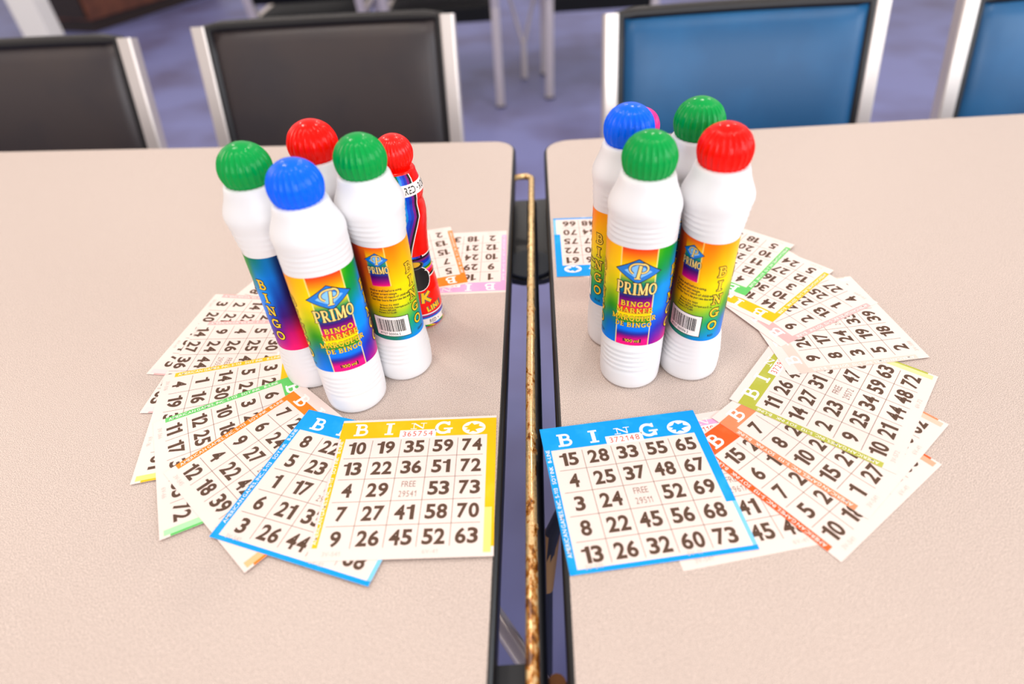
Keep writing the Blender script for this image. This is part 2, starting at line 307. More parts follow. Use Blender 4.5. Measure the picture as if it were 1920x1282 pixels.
# ------------------------------------------------------------------ chairs
def make_chair(label, vinyl, W, tilt=15, cat_group=None, lw=12.5):
    """origin on the floor under the backrest's foot; seat towards -y. W = outside width of the frame"""
    t = thing('stacking_chair', label, 'chair', (0, 0, 0), group=cat_group)
    hw = W / 2 - 12; tn = math.tan(math.radians(tilt))
    def rear(z): return 0 if z < 440 else (z - 440) * tn
    for s in (-1, 1):
        m = MB(); m.tube([(s * hw, -25, 6), (s * hw, 0, 440), (s * hw, rear(540), 540), (s * hw, rear(803), 803)], 12, chrome, sq=(lw, lw)); o = m.build('rear_leg', t, bevel=0.002)
        m = MB(); m.box((s * hw, -25, 4), (2 * lw + 4, 2 * lw + 4, 8), edge_black); m.build('foot_cap', o)
        m = MB(); m.tube([(s * hw, -400, 6), (s * hw, -385, 425), (s * hw, -375, 436), (s * hw, 0, 436)], 12, chrome, sq=(11, 11)); o = m.build('front_leg', t)
        m = MB(); m.box((s * hw, -400, 4), (28, 28, 8), edge_black); m.build('foot_cap', o)
    m = MB(); nx, ny = 10, 10
    rows = []
    for layer, zz in ((0, 452), (1, 376)):
        for j in range(ny + 1):
            for i in range(nx + 1):
                u = i / nx * 2 - 1; v = j / ny * 2 - 1
                cr = (1 - u ** 6) * (1 - v ** 6)
                m.v.append((u * (hw - 14), -205 + v * 215, (446 + 14 * cr) if layer == 0 else 384))
    mi = m.mi(vinyl); L = (nx + 1) * (ny + 1)
    for j in range(ny):
        for i in range(nx):
            a = j * (nx + 1) + i; m.f += [[a, a + 1, a + nx + 2, a + nx + 1], [L + a + nx + 1, L + a + nx + 2, L + a + 1, L + a]]; m.m += [mi, mi]; m.sm += [True, True]
    ed = [j * (nx + 1) for j in range(ny + 1)]
    loop = [i for i in range(nx + 1)] + [j * (nx + 1) + nx for j in range(1, ny + 1)] + [ny * (nx + 1) + i for i in range(nx - 1, -1, -1)] + [j * (nx + 1) for j in range(ny - 1, 0, -1)]
    for a, b_ in zip(loop, loop[1:] + loop[:1]): m.f.append([b_, a, L + a, L + b_]); m.m.append(mi); m.sm.append(False)
    m.build('seat', t, bevel=0.008)
    m = MB(); nx, nz = 16, 12; hb = hw - 15; z0, z1 = 500, 800
    for side in (0, 1):
        for j in range(nz + 1):
            for i in range(nx + 1):
                u = i / nx * 2 - 1; z = z0 + (z1 - z0) * j / nz; v = j / nz * 2 - 1
                edge = (1 - abs(u) ** 8) * (1 - abs(v) ** 8); y = rear(z) + 10 * (1 - u * u)
                m.v.append((u * hb, y - (6 + 12 * edge) if side == 0 else y + (6 + 10 * edge), z))
    mi = m.mi(vinyl); L = (nx + 1) * (nz + 1)
    for j in range(nz):
        for i in range(nx):
            a = j * (nx + 1) + i; m.f += [[a, a + 1, a + nx + 2, a + nx + 1], [L + a + nx + 1, L + a + nx + 2, L + a + 1, L + a]]; m.m += [mi, mi]; m.sm += [True, True]
    loop = [i for i in range(nx + 1)] + [j * (nx + 1) + nx for j in range(1, nz + 1)] + [nz * (nx + 1) + i for i in range(nx - 1, -1, -1)] + [j * (nx + 1) for j in range(nz - 1, 0, -1)]
    for a, b_ in zip(loop, loop[1:] + loop[:1]): m.f.append([b_, a, L + a, L + b_]); m.m.append(mi); m.sm.append(True)
    m.build('backrest', t)
    m = MB(); r_ = [(u * (hb + 1), rear(z) + 10 * (1 - u * u) - 1, z) for u, z in [(-1, z0 + (z1 - z0) * k / 8) for k in range(9)] + [(-1 + 2 * k / 16, z1 + 1) for k in range(1, 17)] + [(1, z1 - (z1 - z0) * k / 8) for k in range(1, 9)]]
    m.tube(r_, 10.5, welt_dark, 10); m.build('piping', t)
    return t
G = 'chairs tucked in along the far side of the tables'
def at_top(xl, yl, xr, yr, W):
    """place a chair from where the tops of its two back posts stand"""
    a = math.atan2(yr - yl, xr - xl); back = 803 - 440; d = back * math.tan(math.radians(15))
    cx, cy = (xl + xr) / 2, (yl + yr) / 2
    return Vector(((cx + d * math.sin(a)) / 1000, (cy - d * math.cos(a)) / 1000, 0)), a
src = make_chair('black vinyl chair with chrome posts, whole backrest seen behind the red and green capped markers', vinyl_black, 450, cat_group=G)
src.location, src.rotation_euler[2] = at_top(-498, 1167, -71, 1142, 450)
c2 = copy_tree(src); c2.location, c2.rotation_euler[2] = at_top(-1030, 1147, -603, 1124, 450)
tag(c2, 'black vinyl chair cut by the frame, below the white post and wooden cabinet', 'chair', G)
srcb = make_chair('blue vinyl chair with chrome posts, whole backrest seen behind the blue capped marker', vinyl_blue, 450, cat_group=G)
srcb.location, srcb.rotation_euler[2] = at_top(194, 1067, 614, 1056, 450)
c4 = copy_tree(srcb); c4.location, c4.rotation_euler[2] = at_top(733, 1018, 1155, 1006, 450)
tag(c4, 'blue vinyl chair at the frame edge, beside the fully seen blue chair', 'chair', G)
GB = 'chairs further off across the floor'
far_seat = mat('far_black_vinyl', (10, 10, 14), 0.6, spec=0.2)
sf = make_chair('distant black chair with chrome legs, seat end just above the black vinyl backrest', far_seat, 500, cat_group=GB, lw=19)
sf.location = Vector((-0.215, 2.975, 0)); sf.rotation_euler[2] = math.pi
for (x, y), lb in (((-0.80, 3.03), 'distant black chair nearest the wooden cabinet, seat edge showing'), ((0.505, 3.05), 'distant black chair with chrome legs, seat edge above the blue chair')):
    c = copy_tree(sf); c.location = Vector((x, y, 0)); tag(c, lb, 'chair', GB)
# distant table with a chrome pedestal of two slanted tubes
t = thing('pedestal_table', 'distant table on thin slanted chrome tubes meeting in one foot between chair legs', 'table', Vector((0.163, 3.40, 0)))
m = MB(); m.tube([(0, 0, 6), (0, 0, 190)], [16, 14], chrome, 14); m.build('foot', t)
for s in (-1, 1):
    m = MB(); m.tube([(s * 6, 0, 180), (s * 150, 0, 712)], 8, chrome, 10); m.build('slanted_tube', t)
m = MB(); m.prism([(-900, -250), (900, -250), (900, 500), (-900, 500)], 712, 740, laminate); m.build('tabletop', t)
# wooden cabinet and white post
wood = mat('brown_wood', (112, 62, 40), 0.45, noise=(9, (86, 46, 30), 0.4, 0.65)); wood_dark_shaded = mat('dark_shaded_wood', (40, 24, 18), 0.5)  # dark tone serves the plinth and the face painted as shaded
cab = thing('wooden_cabinet', 'brown wooden cabinet on the floor beside the white post', 'cabinet', Vector((-2.986, 5.166, 0)), math.atan2(6045 - 5166, -2642 + 2986))
m = MB(); m.box((700, 350, 480), (1400, 700, 800), wood); m.build('body', cab, bevel=0.006)
m = MB(); m.box((700, 350, 40), (1360, 660, 80), wood_dark_shaded); m.build('plinth', cab)
m = MB(); m.box((-6, 350, 480), (14, 660, 760), wood_dark_shaded); m.build('shaded_front', cab)  # face turned from the light, its shade put into the colour
pst = MB(); pst.box((0, 0, 1250), (140, 140, 2500), mat('white_paint', (240, 236, 228), 0.5)); pst.box((0, 0, 50), (156, 156, 100), MATS['white_paint'])
tag(pst.build('support_post', None, Vector((-2.50, 3.83, 0)), bevel=0.006), 'white square post standing on the floor beside the wooden cabinet', 'post')

# ------------------------------------------------------------------ bingo markers
def lerp(a, b, t): return tuple(x + (y - x) * t for x, y in zip(a, b))
def ramp(stops, t):
    for (a, ca), (b_, cb) in zip(stops, stops[1:]):
        if t <= b_: return lerp(ca, cb, max(0, (t - a) / (b_ - a)))
    return stops[-1][1]
PH = [-180, -168, -141, -110, -77, -45, -25, 25, 50, 77, 105, 130, 160, 180]
GRID = {
 -180: [(190, 50, 30), (180, 40, 30), (170, 60, 20), (200, 140, 0), (30, 120, 90), (0, 110, 110)],
 -168: [(230, 90, 20), (220, 80, 20), (235, 130, 10), (230, 175, 0), (90, 150, 40), (0, 115, 110)],
 -141: [(255, 140, 0), (255, 150, 0), (255, 165, 0), (240, 190, 0), (120, 170, 30), (0, 120, 110)],
 -110: [(255, 115, 0), (255, 165, 0), (255, 215, 0), (225, 220, 20), (60, 170, 80), (0, 130, 220)],
 -77: [(255, 150, 0), (255, 190, 0), (255, 222, 0), (175, 205, 20), (0, 150, 130), (0, 140, 240)],
 -45: [(255, 180, 0), (255, 205, 0), (200, 200, 0), (40, 140, 20), (0, 105, 190), (0, 125, 245)],
 -25: [(255, 195, 0), (255, 215, 0), (225, 210, 0), (80, 165, 20), (0, 110, 160), (0, 110, 225)],
 25: [(110, 180, 0), (0, 145, 40), (0, 120, 160), (0, 150, 255), (0, 80, 215), (110, 0, 150)],
 50: [(0, 150, 10), (0, 140, 90), (0, 145, 255), (0, 140, 255), (40, 40, 175), (185, 0, 140)],
 77: [(0, 120, 100), (0, 130, 220), (0, 150, 255), (20, 70, 190), (110, 10, 140), (235, 20, 130)],
 105: [(0, 110, 170), (0, 110, 210), (10, 60, 160), (60, 10, 110), (200, 0, 110), (255, 20, 110)],
 130: [(0, 40, 90), (5, 20, 80), (30, 0, 60), (80, 0, 50), (230, 10, 50), (255, 30, 60)],
 160: [(90, 20, 50), (80, 10, 40), (110, 10, 40), (140, 10, 40), (200, 30, 40), (220, 30, 60)],
 180: [(190, 50, 30), (180, 40, 30), (170, 60, 20), (200, 140, 0), (30, 120, 90), (0, 110, 110)]}
PANEL = [(0, (235, 60, 20)), (.06, (248, 120, 10)), (.16, (255, 205, 0)), (.26, (230, 200, 20)), (.34, (0, 130, 110)), (.42, (0, 110, 150)), (.475, (70, 10, 110)), (.52, (150, 0, 120)), (.56, (235, 10, 110)), (.60, (255, 60, 40)), (.635, (255, 130, 0)), (.645, (255, 220, 0)), (.69, (250, 225, 0)), (.70, (90, 170, 20)), (.745, (10, 140, 60)), (.755, (0, 140, 255)), (.83, (0, 110, 240)), (.87, (40, 40, 150)), (.905, (160, 0, 120)), (.95, (255, 10, 130)), (1, (255, 10, 125))]
PANEL2 = [(0, (240, 80, 10)), (.25, (255, 200, 0)), (.45, (0, 130, 130)), (.62, (0, 100, 190)), (.75, (60, 10, 100)), (.9, (170, 0, 120)), (1, (240, 10, 110))]
LA, LB = 20.75, 17.05
def label_colour(ph, t):
    if abs(ph) < 30.5:
        if abs(ph) > 29.3: return (255, 235, 150)
        return ramp(PANEL, t)
    if abs(ph + 141) < 19 and t < .385:
        return (255, 225, 120) if ph > -123.2 else ramp(PANEL2, t / .385)
    for k in range(len(PH) - 1):
        if PH[k] <= ph <= PH[k + 1]:
            u = (ph - PH[k]) / (PH[k + 1] - PH[k]); u = u * u * (3 - 2 * u); v = t * 5; j = min(4, int(v)); v -= j
            return lerp(lerp(GRID[PH[k]][j], GRID[PH[k]][j + 1], v), lerp(GRID[PH[k + 1]][j], GRID[PH[k + 1]][j + 1], v), u)
LZ0, LZ1 = 37.5, 110.0
def wrap(s, z, off):
    a = s / 120 * 2 * math.pi
    return ((LA + off) * math.sin(a), -(LB + off) * math.cos(a), z)
def on_label(mb, V, F, m, s0, z0, off):
    mb.add([wrap(s0 + v[0], z0 + v[1], off + (v[2] if len(v) > 2 else 0)) for v in V], F, m)
def outlined(mb, txt, h, s, z, xs, m, grow=.38, gap=.1, centre=True):
    V, F, wd = slab_text(txt, h, xs, 0, gap, .9); V2, F2, _ = slab_text(txt, h, xs, grow, gap, .9); x = s - wd / 2 if centre else s
    on_label(mb, V2, F2, black_print, x, z, .12); on_label(mb, V, F, m, x, z, .2)
diamond_m = mat('diamond_blue', (0, 120, 215), 0.35); diamond_l = mat('diamond_light', (130, 195, 250), 0.35); gold_dark = mat('gold_shade', (214, 150, 40), 0.35)
def script_p(mb, s, z, k):
    st = [([(1.2, -5.2), (1.9, -1), (2.6, 4.6)], 1.7), ([(-.6, -5.2), (3.0, -5.2)], .8),
          (arc(1.6, 1.8, 5.2, 4.2, 235, 60, 20) + arc(3.6, 2.6, 3.2, 3.3, 80, -100, 16), 1.0)]
    for grow, m, off in ((.55, black_print, .26), (0, cream_print, .33)):
        for pts, wd in st:
            V, F = ribbon([(x * k, y * k) for x, y in pts], (wd + grow * 1.6) * k); on_label(mb, V, F, m, s, z, off)
def diamond(mb, s, z, hx, hz):
    for k, m, off in ((1.08, black_print, .1), (1.0, diamond_m, .15), (.62, diamond_l, .2)):
        n = 8; V = []; F = []
        for i in range(n + 1):
            u = -1 + 2 * i / n; V += [(u * hx * k, (1 - abs(u)) * hz * k), (u * hx * k, -(1 - abs(u)) * hz * k)]
        F = [(2 * i, 2 * i + 1, 2 * i + 3, 2 * i + 2) for i in range(n)]
        on_label(mb, V, F, m, s, z, off)
def logo(mb, s, z, k):
    diamond(mb, s, z, 12.4 * k, 8.3 * k); script_p(mb, s - 1.2 * k, z, k * .95)
    V, F, wd = slab_text('PRIMO', 8.8 * k, .56, 0, .07, .9); V2, F2, _ = slab_text('PRIMO', 8.8 * k, .56, .4 * k, .07, .9)
    on_label(mb, V2, F2, black_print, s - wd / 2, z - 16.8 * k, .3); on_label(mb, V, F, cream_print, s - wd / 2, z - 16.8 * k, .37)
def label_mesh(word):
    mb = MB(); NS, NT = 240, 120
    for j in range(NT + 1):
        for i in range(NS): mb.v.append(wrap(-60 + 120 * i / NS, LZ1 - (LZ1 - LZ0) * j / NT, 0.0))
    k = mb.mi(label_m)
    for j in range(NT):
        for i in range(NS): mb.f.append([(j + 1) * NS + i, (j + 1) * NS + (i + 1) % NS, j * NS + (i + 1) % NS, j * NS + i]); mb.m.append(k); mb.sm.append(True)
    H = LZ1 - LZ0; Z = lambda t: LZ1 - t * H
    logo(mb, 0, 94.8, 1.0)
    for txt, zb_, h_, w_ in (('BINGO', 69.0, 3.8, 16.5), ('MARKER', 64.0, 3.8, 21.5), ('MARQUEUR', 57.8, 3.8, 26.5), ('DE BINGO', 52.8, 3.8, 21.5)):
        xs = w_ / slab_text(txt, h_, 1.0, 0, .14)[2]; outlined(mb, txt, h_, 0, zb_, xs, gold_print, .2, .14)
    for off, m, o2 in ((.085, black_print, .12), (.0, gold_print, .2)):
        V, F, wd = text_flat('100 ml', 2.4, off, .12); on_label(mb, V, F, m, -wd / 2, 40.3, o2)
    for s in (-77 / 3, 77 / 3):
        for k_, ch in enumerate('BINGO'): outlined(mb, ch, 7.2, s, Z(.315 + .14 * k_), 1.06, gold_print, .5)
    sp = -141 / 3
    logo(mb, sp, Z(.12), .58)
    for i, ln in enumerate(('Shake well before using.', 'Agiter avant usage.', 'Keep out of reach of children.', 'Garder hors de portée des enfants.')):
        V, F, wd = text_flat(ln, 1.6, .03, .14, .8); on_label(mb, V, F, black_print, sp - 9, Z(.445 + .034 * i), .1)
    for i, ln in enumerate(('Bristol, PA 19007', 'Made in USA. Fabriqué aux É.-U.', 'Patent 389,665', 'Patent 5,713,681')):
        V, F, wd = text_flat(ln, 1.3, .03, .14, .8); on_label(mb, V, F, black_print, sp - 4 - .6 * i, Z(.60 + .028 * i), .1)
    x0, x1, za, zb = sp - 11, sp + 13, Z(.73), Z(.95)
    n = 16
    for g, m, off in ((.5, black_print, .08), (0, white_ink, .12)):
        V = []; 
        for i in range(n + 1): u = x0 - g + (x1 - x0 + 2 * g) * i / n; V += [(u, za + g), (u, zb - g)]
        on_label(mb, V, [(2 * i + 1, 2 * i + 3, 2 * i + 2, 2 * i) for i in range(n)], m, 0, 0, off)
    rnd = random.Random(3); u = x0 + 2.2
    while u < x1 - 3:
        bw = rnd.choice((.28, .28, .5, .75)); on_label(mb, [(u, za - 2), (u, zb + 4), (u + bw, zb + 4), (u + bw, za - 2)], [(0, 1, 2, 3)], black_print, 0, 0, .2); u += bw + rnd.choice((.3, .3, .55))
    V, F, wd = text_flat('41137 00006 2', 1.9, .01, .16, .8); on_label(mb, V, F, black_print, x0 + 2.4, zb + 1.0, .2)
    if word:
        V, F, wd = text_flat(word, 1.7, .01, .15, .9); on_label(mb, V, F, black_print, -77 / 3 - 2, Z(.955), .1)
    me = mb.build('label', data_only=True)
    ca = me.color_attributes.new('ink', 'FLOAT_COLOR', 'CORNER'); dat = [0.0] * (4 * len(me.loops)); li = 0
    for j in range(NT):
        for i in range(NS):
            c = lin(label_colour((-60 + 120 * (i + .5) / NS) * 3, (j + .5) / NT))
            # quad corners in order bl, br, tr, tl: blend smoothly except across panel borders
            for (di, dj) in ((0, 1), (1, 1), (1, 0), (0, 0)):
                ph = (-60 + 120 * (i + .5 + (di - .5) * .98) / NS) * 3; cc = lin(label_colour(max(-179.9, min(179.9, ph)), min(1, max(0, (j + dj) / NT))))
                dat[li:li + 4] = [cc[0], cc[1], cc[2], 1]; li += 4
    for k in range(li, len(dat)): dat[k] = 1.0
    ca.data.foreach_set('color', dat); return me
BODY = [(0, 17.5, 17.3), (.5, 18.9, 18.7), (2, 20.0, 19.8), (5, 20.4, 20.2), (12, 20.6, 20.3), (15, 20.6, 20.0)]
for k in range(5):
    z = 16 + 3.6 * k; b0 = 19.9 - .45 * k; BODY += [(z, 20.6, b0 - .65), (z + 1.0, 20.6, b0 - .1), (z + 1.9, 20.65, b0 + .4), (z + 2.8, 20.6, b0 - .1)]
BODY += [(35, 20.65, 17.3), (37, 20.7, 16.95), (50, 20.6, 16.9), (73, 20.6, 16.9), (95, 20.6, 16.9), (110.5, 20.7, 16.95), (112, 20.7, 17.2)]
for k in range(4):
    z = 113 + 3.6 * k; b0 = 17.7 + .6 * k; BODY += [(z, 20.75, b0 - .8), (z + 1, 20.75, b0 - .1), (z + 1.9, 20.8, b0 + .5), (z + 2.8, 20.8, b0 + .1)]
BODY += [(128.5, 21.1, 20.3), (131.5, 21.3, 21.0), (134, 20.9, 20.8), (137, 19.7, 19.7), (140.5, 18.1, 18.1), (143.5, 16.9, 16.9), (146, 16.2, 16.2), (148.5, 15.6, 15.6), (149.8, 14.9, 14.9), (150.2, 13.6, 13.6), (150.2, 6, 6)]
def body_mesh(name, prof, m, n=72, power=2.0):
    mb = MB()
    for z, a, b_ in prof:
        for i in range(n): q = 2 * math.pi * i / n; mb.v.append((a * math.cos(q), b_ * math.sin(q), z))
    k = mb.mi(m)
    for j in range(len(prof) - 1):
        for i in range(n): mb.f.append([j * n + i, j * n + (i + 1) % n, (j + 1) * n + (i + 1) % n, (j + 1) * n + i]); mb.m.append(k); mb.sm.append(True)
    mb.f.append(list(range(n))[::-1]); mb.m.append(k); mb.sm.append(False)
    mb.f.append([(len(prof) - 1) * n + i for i in range(n)]); mb.m.append(k); mb.sm.append(False)
    return mb
def cap_mesh(m, R, zc, zb, ribs=26, amp=.55):
    mb = MB(); n = ribs * 8; rows = []
    a0 = math.asin(max(-1, (zb - zc) / R)); NR = 22
    prof = [(zb - .2, R * math.cos(a0) * .93)] + [(zc + R * math.sin(a0 + (math.pi / 2 - a0) * k / NR), R * math.cos(a0 + (math.pi / 2 - a0) * k / NR)) for k in range(NR)]
    for z, r in prof:
        w_ = max(0, min(1, (zc + R * .94 - z) / (R * .34))) * min(1, max(0, (z - zb + .2) / 1.2))
        for i in range(n):
            q = 2 * math.pi * i / n; d = amp * w_ * (1 - abs(math.sin(ribs * q / 2)) ** .7 * 2) * -1
            rr = r - amp * w_ + (amp * 1.6 * w_ * max(0, math.cos(ribs * q)) ** 1.5)
            mb.v.append((rr * math.cos(q), rr * math.sin(q), z))
    k = mb.mi(m); N = len(prof)
    for j in range(N - 1):
        for i in range(n): mb.f.append([j * n + i, j * n + (i + 1) % n, (j + 1) * n + (i + 1) % n, (j + 1) * n + i]); mb.m.append(k); mb.sm.append(True)
    t = len(mb.v); mb.v.append((0, 0, zc + R))
    for i in range(n): mb.f.append([(N - 1) * n + i, (N - 1) * n + (i + 1) % n, t]); mb.m.append(k); mb.sm.append(True)
    mb.f.append(list(range(n))[::-1]); mb.m.append(k); mb.sm.append(False)
    return mb
CAPM = {c: mat('cap_' + c, rgb, 0.17, spec=0.2) for c, rgb in dict(green=(0, 156, 68), blue=(0, 102, 255), red=(255, 12, 0), pink=(240, 30, 150)).items()}
body_me = body_mesh('bottle', BODY, plastic_white).build('bottle', data_only=True)
cap_me = {c: cap_mesh(CAPM[c], 15.0, 158.0, 149.6).build('cap', data_only=True) for c in ('green', 'blue', 'red')}
lab_me = {c: label_mesh(c.upper()) for c in ('green', 'blue', 'red')}
GM = 'upright bingo markers clustered on the tables'
MK = [  # x, y, yaw, cap, label
 (-145.6, 336.8, -98.6, 'green', 'green capped marker at the outer side of the rod table, against the blue capped one'),
 (-110.5, 309.0, 19.7, 'blue', 'blue capped marker in front of its cluster, beside the orange and blue cards'),
 (-79.8, 338.3, 136.0, 'green', 'green capped marker showing its bar code, in front of the slim red bottle'),
 (-112.7, 365.3, 60.0, 'red', 'red capped white marker at the back, between the two green caps'),
 (78.3, 356.8, 25.0, 'blue', 'blue capped marker with a pink cap behind it'),
 (81.5, 314.6, -14.6, 'green', 'green capped marker showing its front label, beside the red capped bar code marker'),
 (123.9, 318.4, 90.7, 'red', 'red capped marker showing its bar code, nearest the green and yellow card fan'),
 (121.1, 359.4, -18.6, 'green', 'green capped marker at the back, behind the red capped bar code marker')]
for x, y, yaw, c, lb in MK:
    t = thing('bingo_marker', lb, 'marker', P(x, y, 0.05), math.radians(yaw), GM)
    link('bottle', body_me, t)
    link('label', lab_me[c], t); link('cap', cap_me[c], t)
# --- slim red marker with its wrap-around art, and a pink one of the same make
SLIM = [(0, 15.4), (1, 16.1), (4, 16.4), (10, 16.4), (22, 16.1), (33, 15.5), (41, 14.4), (48, 13.6), (56, 13.1), (64, 13.0), (72, 13.4), (80, 14.1), (88, 15.1), (95, 15.7), (100, 15.4), (103.5, 14.7), (106, 14.7), (109, 15.5), (112, 15.9), (116, 15.4), (120, 13.9), (124, 12.9), (127, 12.3), (128, 11.5), (128, 5)]
def slim_r(z):
    for (a, ra), (b_, rb) in zip(SLIM, SLIM[1:]):
        if z <= b_ and b_ > a: return ra + (rb - ra) * (z - a) / (b_ - a)
    return 12
RB = [(235, 30, 30), (250, 120, 0), (255, 205, 0), (90, 175, 0), (0, 130, 60), (0, 150, 240), (0, 80, 230), (30, 60, 190), (130, 30, 140)]
BND = [(128, 34), (123, 40), (116, 40), (108, 42), (96, 40), (86, 26), (78, 15), (70, 4), (64, -2)]
def slim_colour(base):
    def f(ph, z):
        if 119.6 > z > 110.4 and False: return (240, 240, 245)
        # swept rainbow down the body
        if z > 62:
            b_ = None
            for (za, pa), (zb, pb) in zip(BND, BND[1:]):
                if zb <= z <= za: b_ = pa + (pb - pa) * (za - z) / (za - zb)
            if b_ is None: b_ = 34
            if ph < b_ - 9 and ph > -100: return RB[int(max(0, min(8.99, 9 - (b_ - 9 - ph) / 8.0)))]
            if ph < b_ - 3 and ph > -100: return (14, 10, 20)
            if ph < b_ and ph > -100: return (250, 240, 240)
        if 62 < z <= 63.5: return (250, 240, 240)
        if 45 < z <= 62: 
            k = (62 - z) / 17.0; return [(20, 14, 40), (120, 30, 120), (20, 40, 190), (20, 50, 200), (0, 130, 240), (0, 120, 230), (10, 130, 40), (250, 190, 0), (250, 60, 190), (240, 20, 20), (240, 20, 20), (14, 8, 8)][min(11, int(k * 12))]
        if 43.6 < z <= 45: return (250, 240, 240)
        if 12.6 < z <= 13.6: return (250, 240, 240)
        if z <= 12.6:
            if 4.0 < z <= 9.5 - 0.0: return (236, 240, 246)
            k = int((ph * .12 + z * 0.9) % 6); return [(40, 90, 220), (0, 150, 240), (0, 120, 60), (60, 180, 40), (250, 215, 0), (110, 40, 140)][k] if z <= 4 else [(90, 40, 140), (150, 40, 120), (30, 60, 190), (0, 110, 230)][min(3, int((12.6 - z) * 1.3))]
        return base
    return f
def slim_marker(base, x, y, yaw, capc, lb):
    t = thing('slim_bingo_marker', lb, 'marker', P(x, y, 0.05), math.radians(yaw), None)
    body_mesh('bottle', [(z, r, r) for z, r in SLIM], mat('slim_' + capc, base, 0.22, spec=0.3)).build('bottle', t)
    link('cap', cap_mesh(mat('cap_slim_' + capc, base, 0.2, spec=0.35), 12.9, 137.5, 127.6, 34, .28).build('cap', data_only=True), t)
    mb = MB(); NS, NZ = 320, 230; z0, z1 = 1.2, 126.5; strip = lambda a, b_, m_, off: mb.add([wr(q, z, off) for z, p_ in bnd for q in (p_ + a, p_ + b_)], [(2 * i, 2 * i + 2, 2 * i + 3, 2 * i + 1) for i in range(len(bnd) - 1)], m_)
    def wr(ph, z, off): a = math.radians(ph); r = slim_r(z) + off; return (r * math.sin(a), -r * math.cos(a), z)
    for j in range(NZ + 1):
        for i in range(NS): mb.v.append(wr(-180 + 360 * i / NS, z0 + (z1 - z0) * j / NZ, .12))
    k = mb.mi(mat('slim_wrap_print', (255, 255, 255), 0.22, spec=0.3, attr='ink'))
    for j in range(NZ):
        for i in range(NS): mb.f.append([j * NS + i, j * NS + (i + 1) % NS, (j + 1) * NS + (i + 1) % NS, (j + 1) * NS + i]); mb.m.append(k); mb.sm.append(True)
    def put(V, F, m, ph0, zc, off, rot=0):
        c_, s_ = math.cos(rot), math.sin(rot)
        mb.add([wr(ph0 + math.degrees((u * c_ - v * s_) / slim_r(zc)), zc + u * s_ + v * c_, off) for u, v in V], F, m)
    # white band round the neck and the foot
    for za, zb, h in ((112.3, 120.0, 4.6), (3.6, 9.0, 3.2)):
        n = 90; q = 7; V = [wr(-180 + 360 * i / n, za + (zb - za) * j / q, .2) for i in range(n + 1) for j in range(q + 1)]
        mb.add(V, [(i * (q + 1) + j, (i + 1) * (q + 1) + j, (i + 1) * (q + 1) + j + 1, i * (q + 1) + j + 1) for i in range(n) for j in range(q)], white_ink, True)
        for wd_, pc in zip((('ROUGE', 'RED') if capc == 'red' else ('ROSE', 'PINK')) * 3, (-38, 25, 82, 139, 196, 257)):
            V, F, w_ = text_flat(wd_, h, .012, .1, .66); dg_ = math.degrees(1 / slim_r(za)); put(V, F, black_print, pc - w_ / 2 * dg_, (za + zb) / 2 - h / 2, .28)
            put([(0, 0), (.9, 0), (.9, .9), (0, .9)], [(0, 1, 2, 3)], black_print, pc + (w_ / 2 + 1.8) * dg_, (za + zb) / 2 - .45, .28)
    bnd = []
    for (za, pa), (zb, pb) in zip(BND, BND[1:]):
        for k_ in range(8): bnd.append((za + (zb - za) * k_ / 8, pa + (pb - pa) * k_ / 8))
    bnd = [q for q in bnd if q[0] < 126.4]; strip(-10, -2.8, black_print, .16); strip(-3, 0, white_ink, .18)
    # black pot of coins
    pot = mat('pot_black', (16, 15, 16), 0.3); potg = mat('pot_rim', (92, 92, 96), 0.3); coin = mat('coin_gold', (240, 180, 30), 0.35)
    def disc(cx, cz, rx, rz, m, off, a0=0, a1=360):
        pts = [(0, 0)] + [q for k in range(1, 8) for q in arc(0, 0, rx * k / 7, rz * k / 7, a0, a1, 24)]
        put(pts, [(0, i, i + 1) for i in range(1, 25)] + [(1 + 25 * k + i, 26 + 25 * k + i, 27 + 25 * k + i, 2 + 25 * k + i) for k in range(6) for i in range(24)], m, cx, cz, off)
    disc(5, 45, 9.6, 10.4, white_ink, .2); disc(5, 45, 9.0, 9.8, pot, .26); disc(-1, 56.5, 7.4, 3.6, potg, .32); disc(-1, 56.5, 6.4, 2.9, pot, .38); disc(-3, 57.4, 5.2, 2.2, coin, .44)
    V, F = ribbon(arc(5, 0, 5, 6, 10, 75, 8), .7); put(V, F, white_ink, 5, 45, .34)
    for txt, h, ph, zc, rot in (('LINI', 4.0, 14, 15.5, .14),):
        V, F, w_ = text_flat(txt, h, .07, .16, .9); V2, F2, _ = text_flat(txt, h, .13, .16, .9)
        put(V2, F2, potg, ph, zc, .2, rot); put(V, F, gold_print, ph, zc, .27, rot)
    for grow, m_, off in ((1.5, potg, .2), (0, gold_print, .3)):
        for n_, pts in enumerate(([(0, 0), (1.2, 9)], [(.8, 4), (6.6, 9)], [(2, 4.6), (6.4, 0)])):
            V, F = ribbon(pts, 2.2 + grow, .8); put(V, F, m_, 6, 24, off + .012 * n_, .05)
    me = mb.build('wrap_label', data_only=True); fc = slim_colour(base)
    ca = me.color_attributes.new('ink', 'FLOAT_COLOR', 'CORNER'); dat = [1.0] * (4 * len(me.loops)); li = 0
    for j in range(NZ):
        for i in range(NS):
            c = lin(fc(-180 + 360 * (i + .5) / NS, z0 + (z1 - z0) * (j + .5) / NZ))
            for _ in range(4): dat[li:li + 4] = [c[0], c[1], c[2], 1]; li += 4
    ca.data.foreach_set('color', dat); link('wrap_label', me, t)
slim_marker((255, 14, 0), -70.2, 393.5, 10.1, 'red', 'slim shiny red marker with rainbow art, behind the green capped bar code marker')
slim_marker((240, 40, 150), 98.0, 411.0, -13.5, 'pink', 'slim marker almost hidden, its pink cap peeking from behind the blue cap')

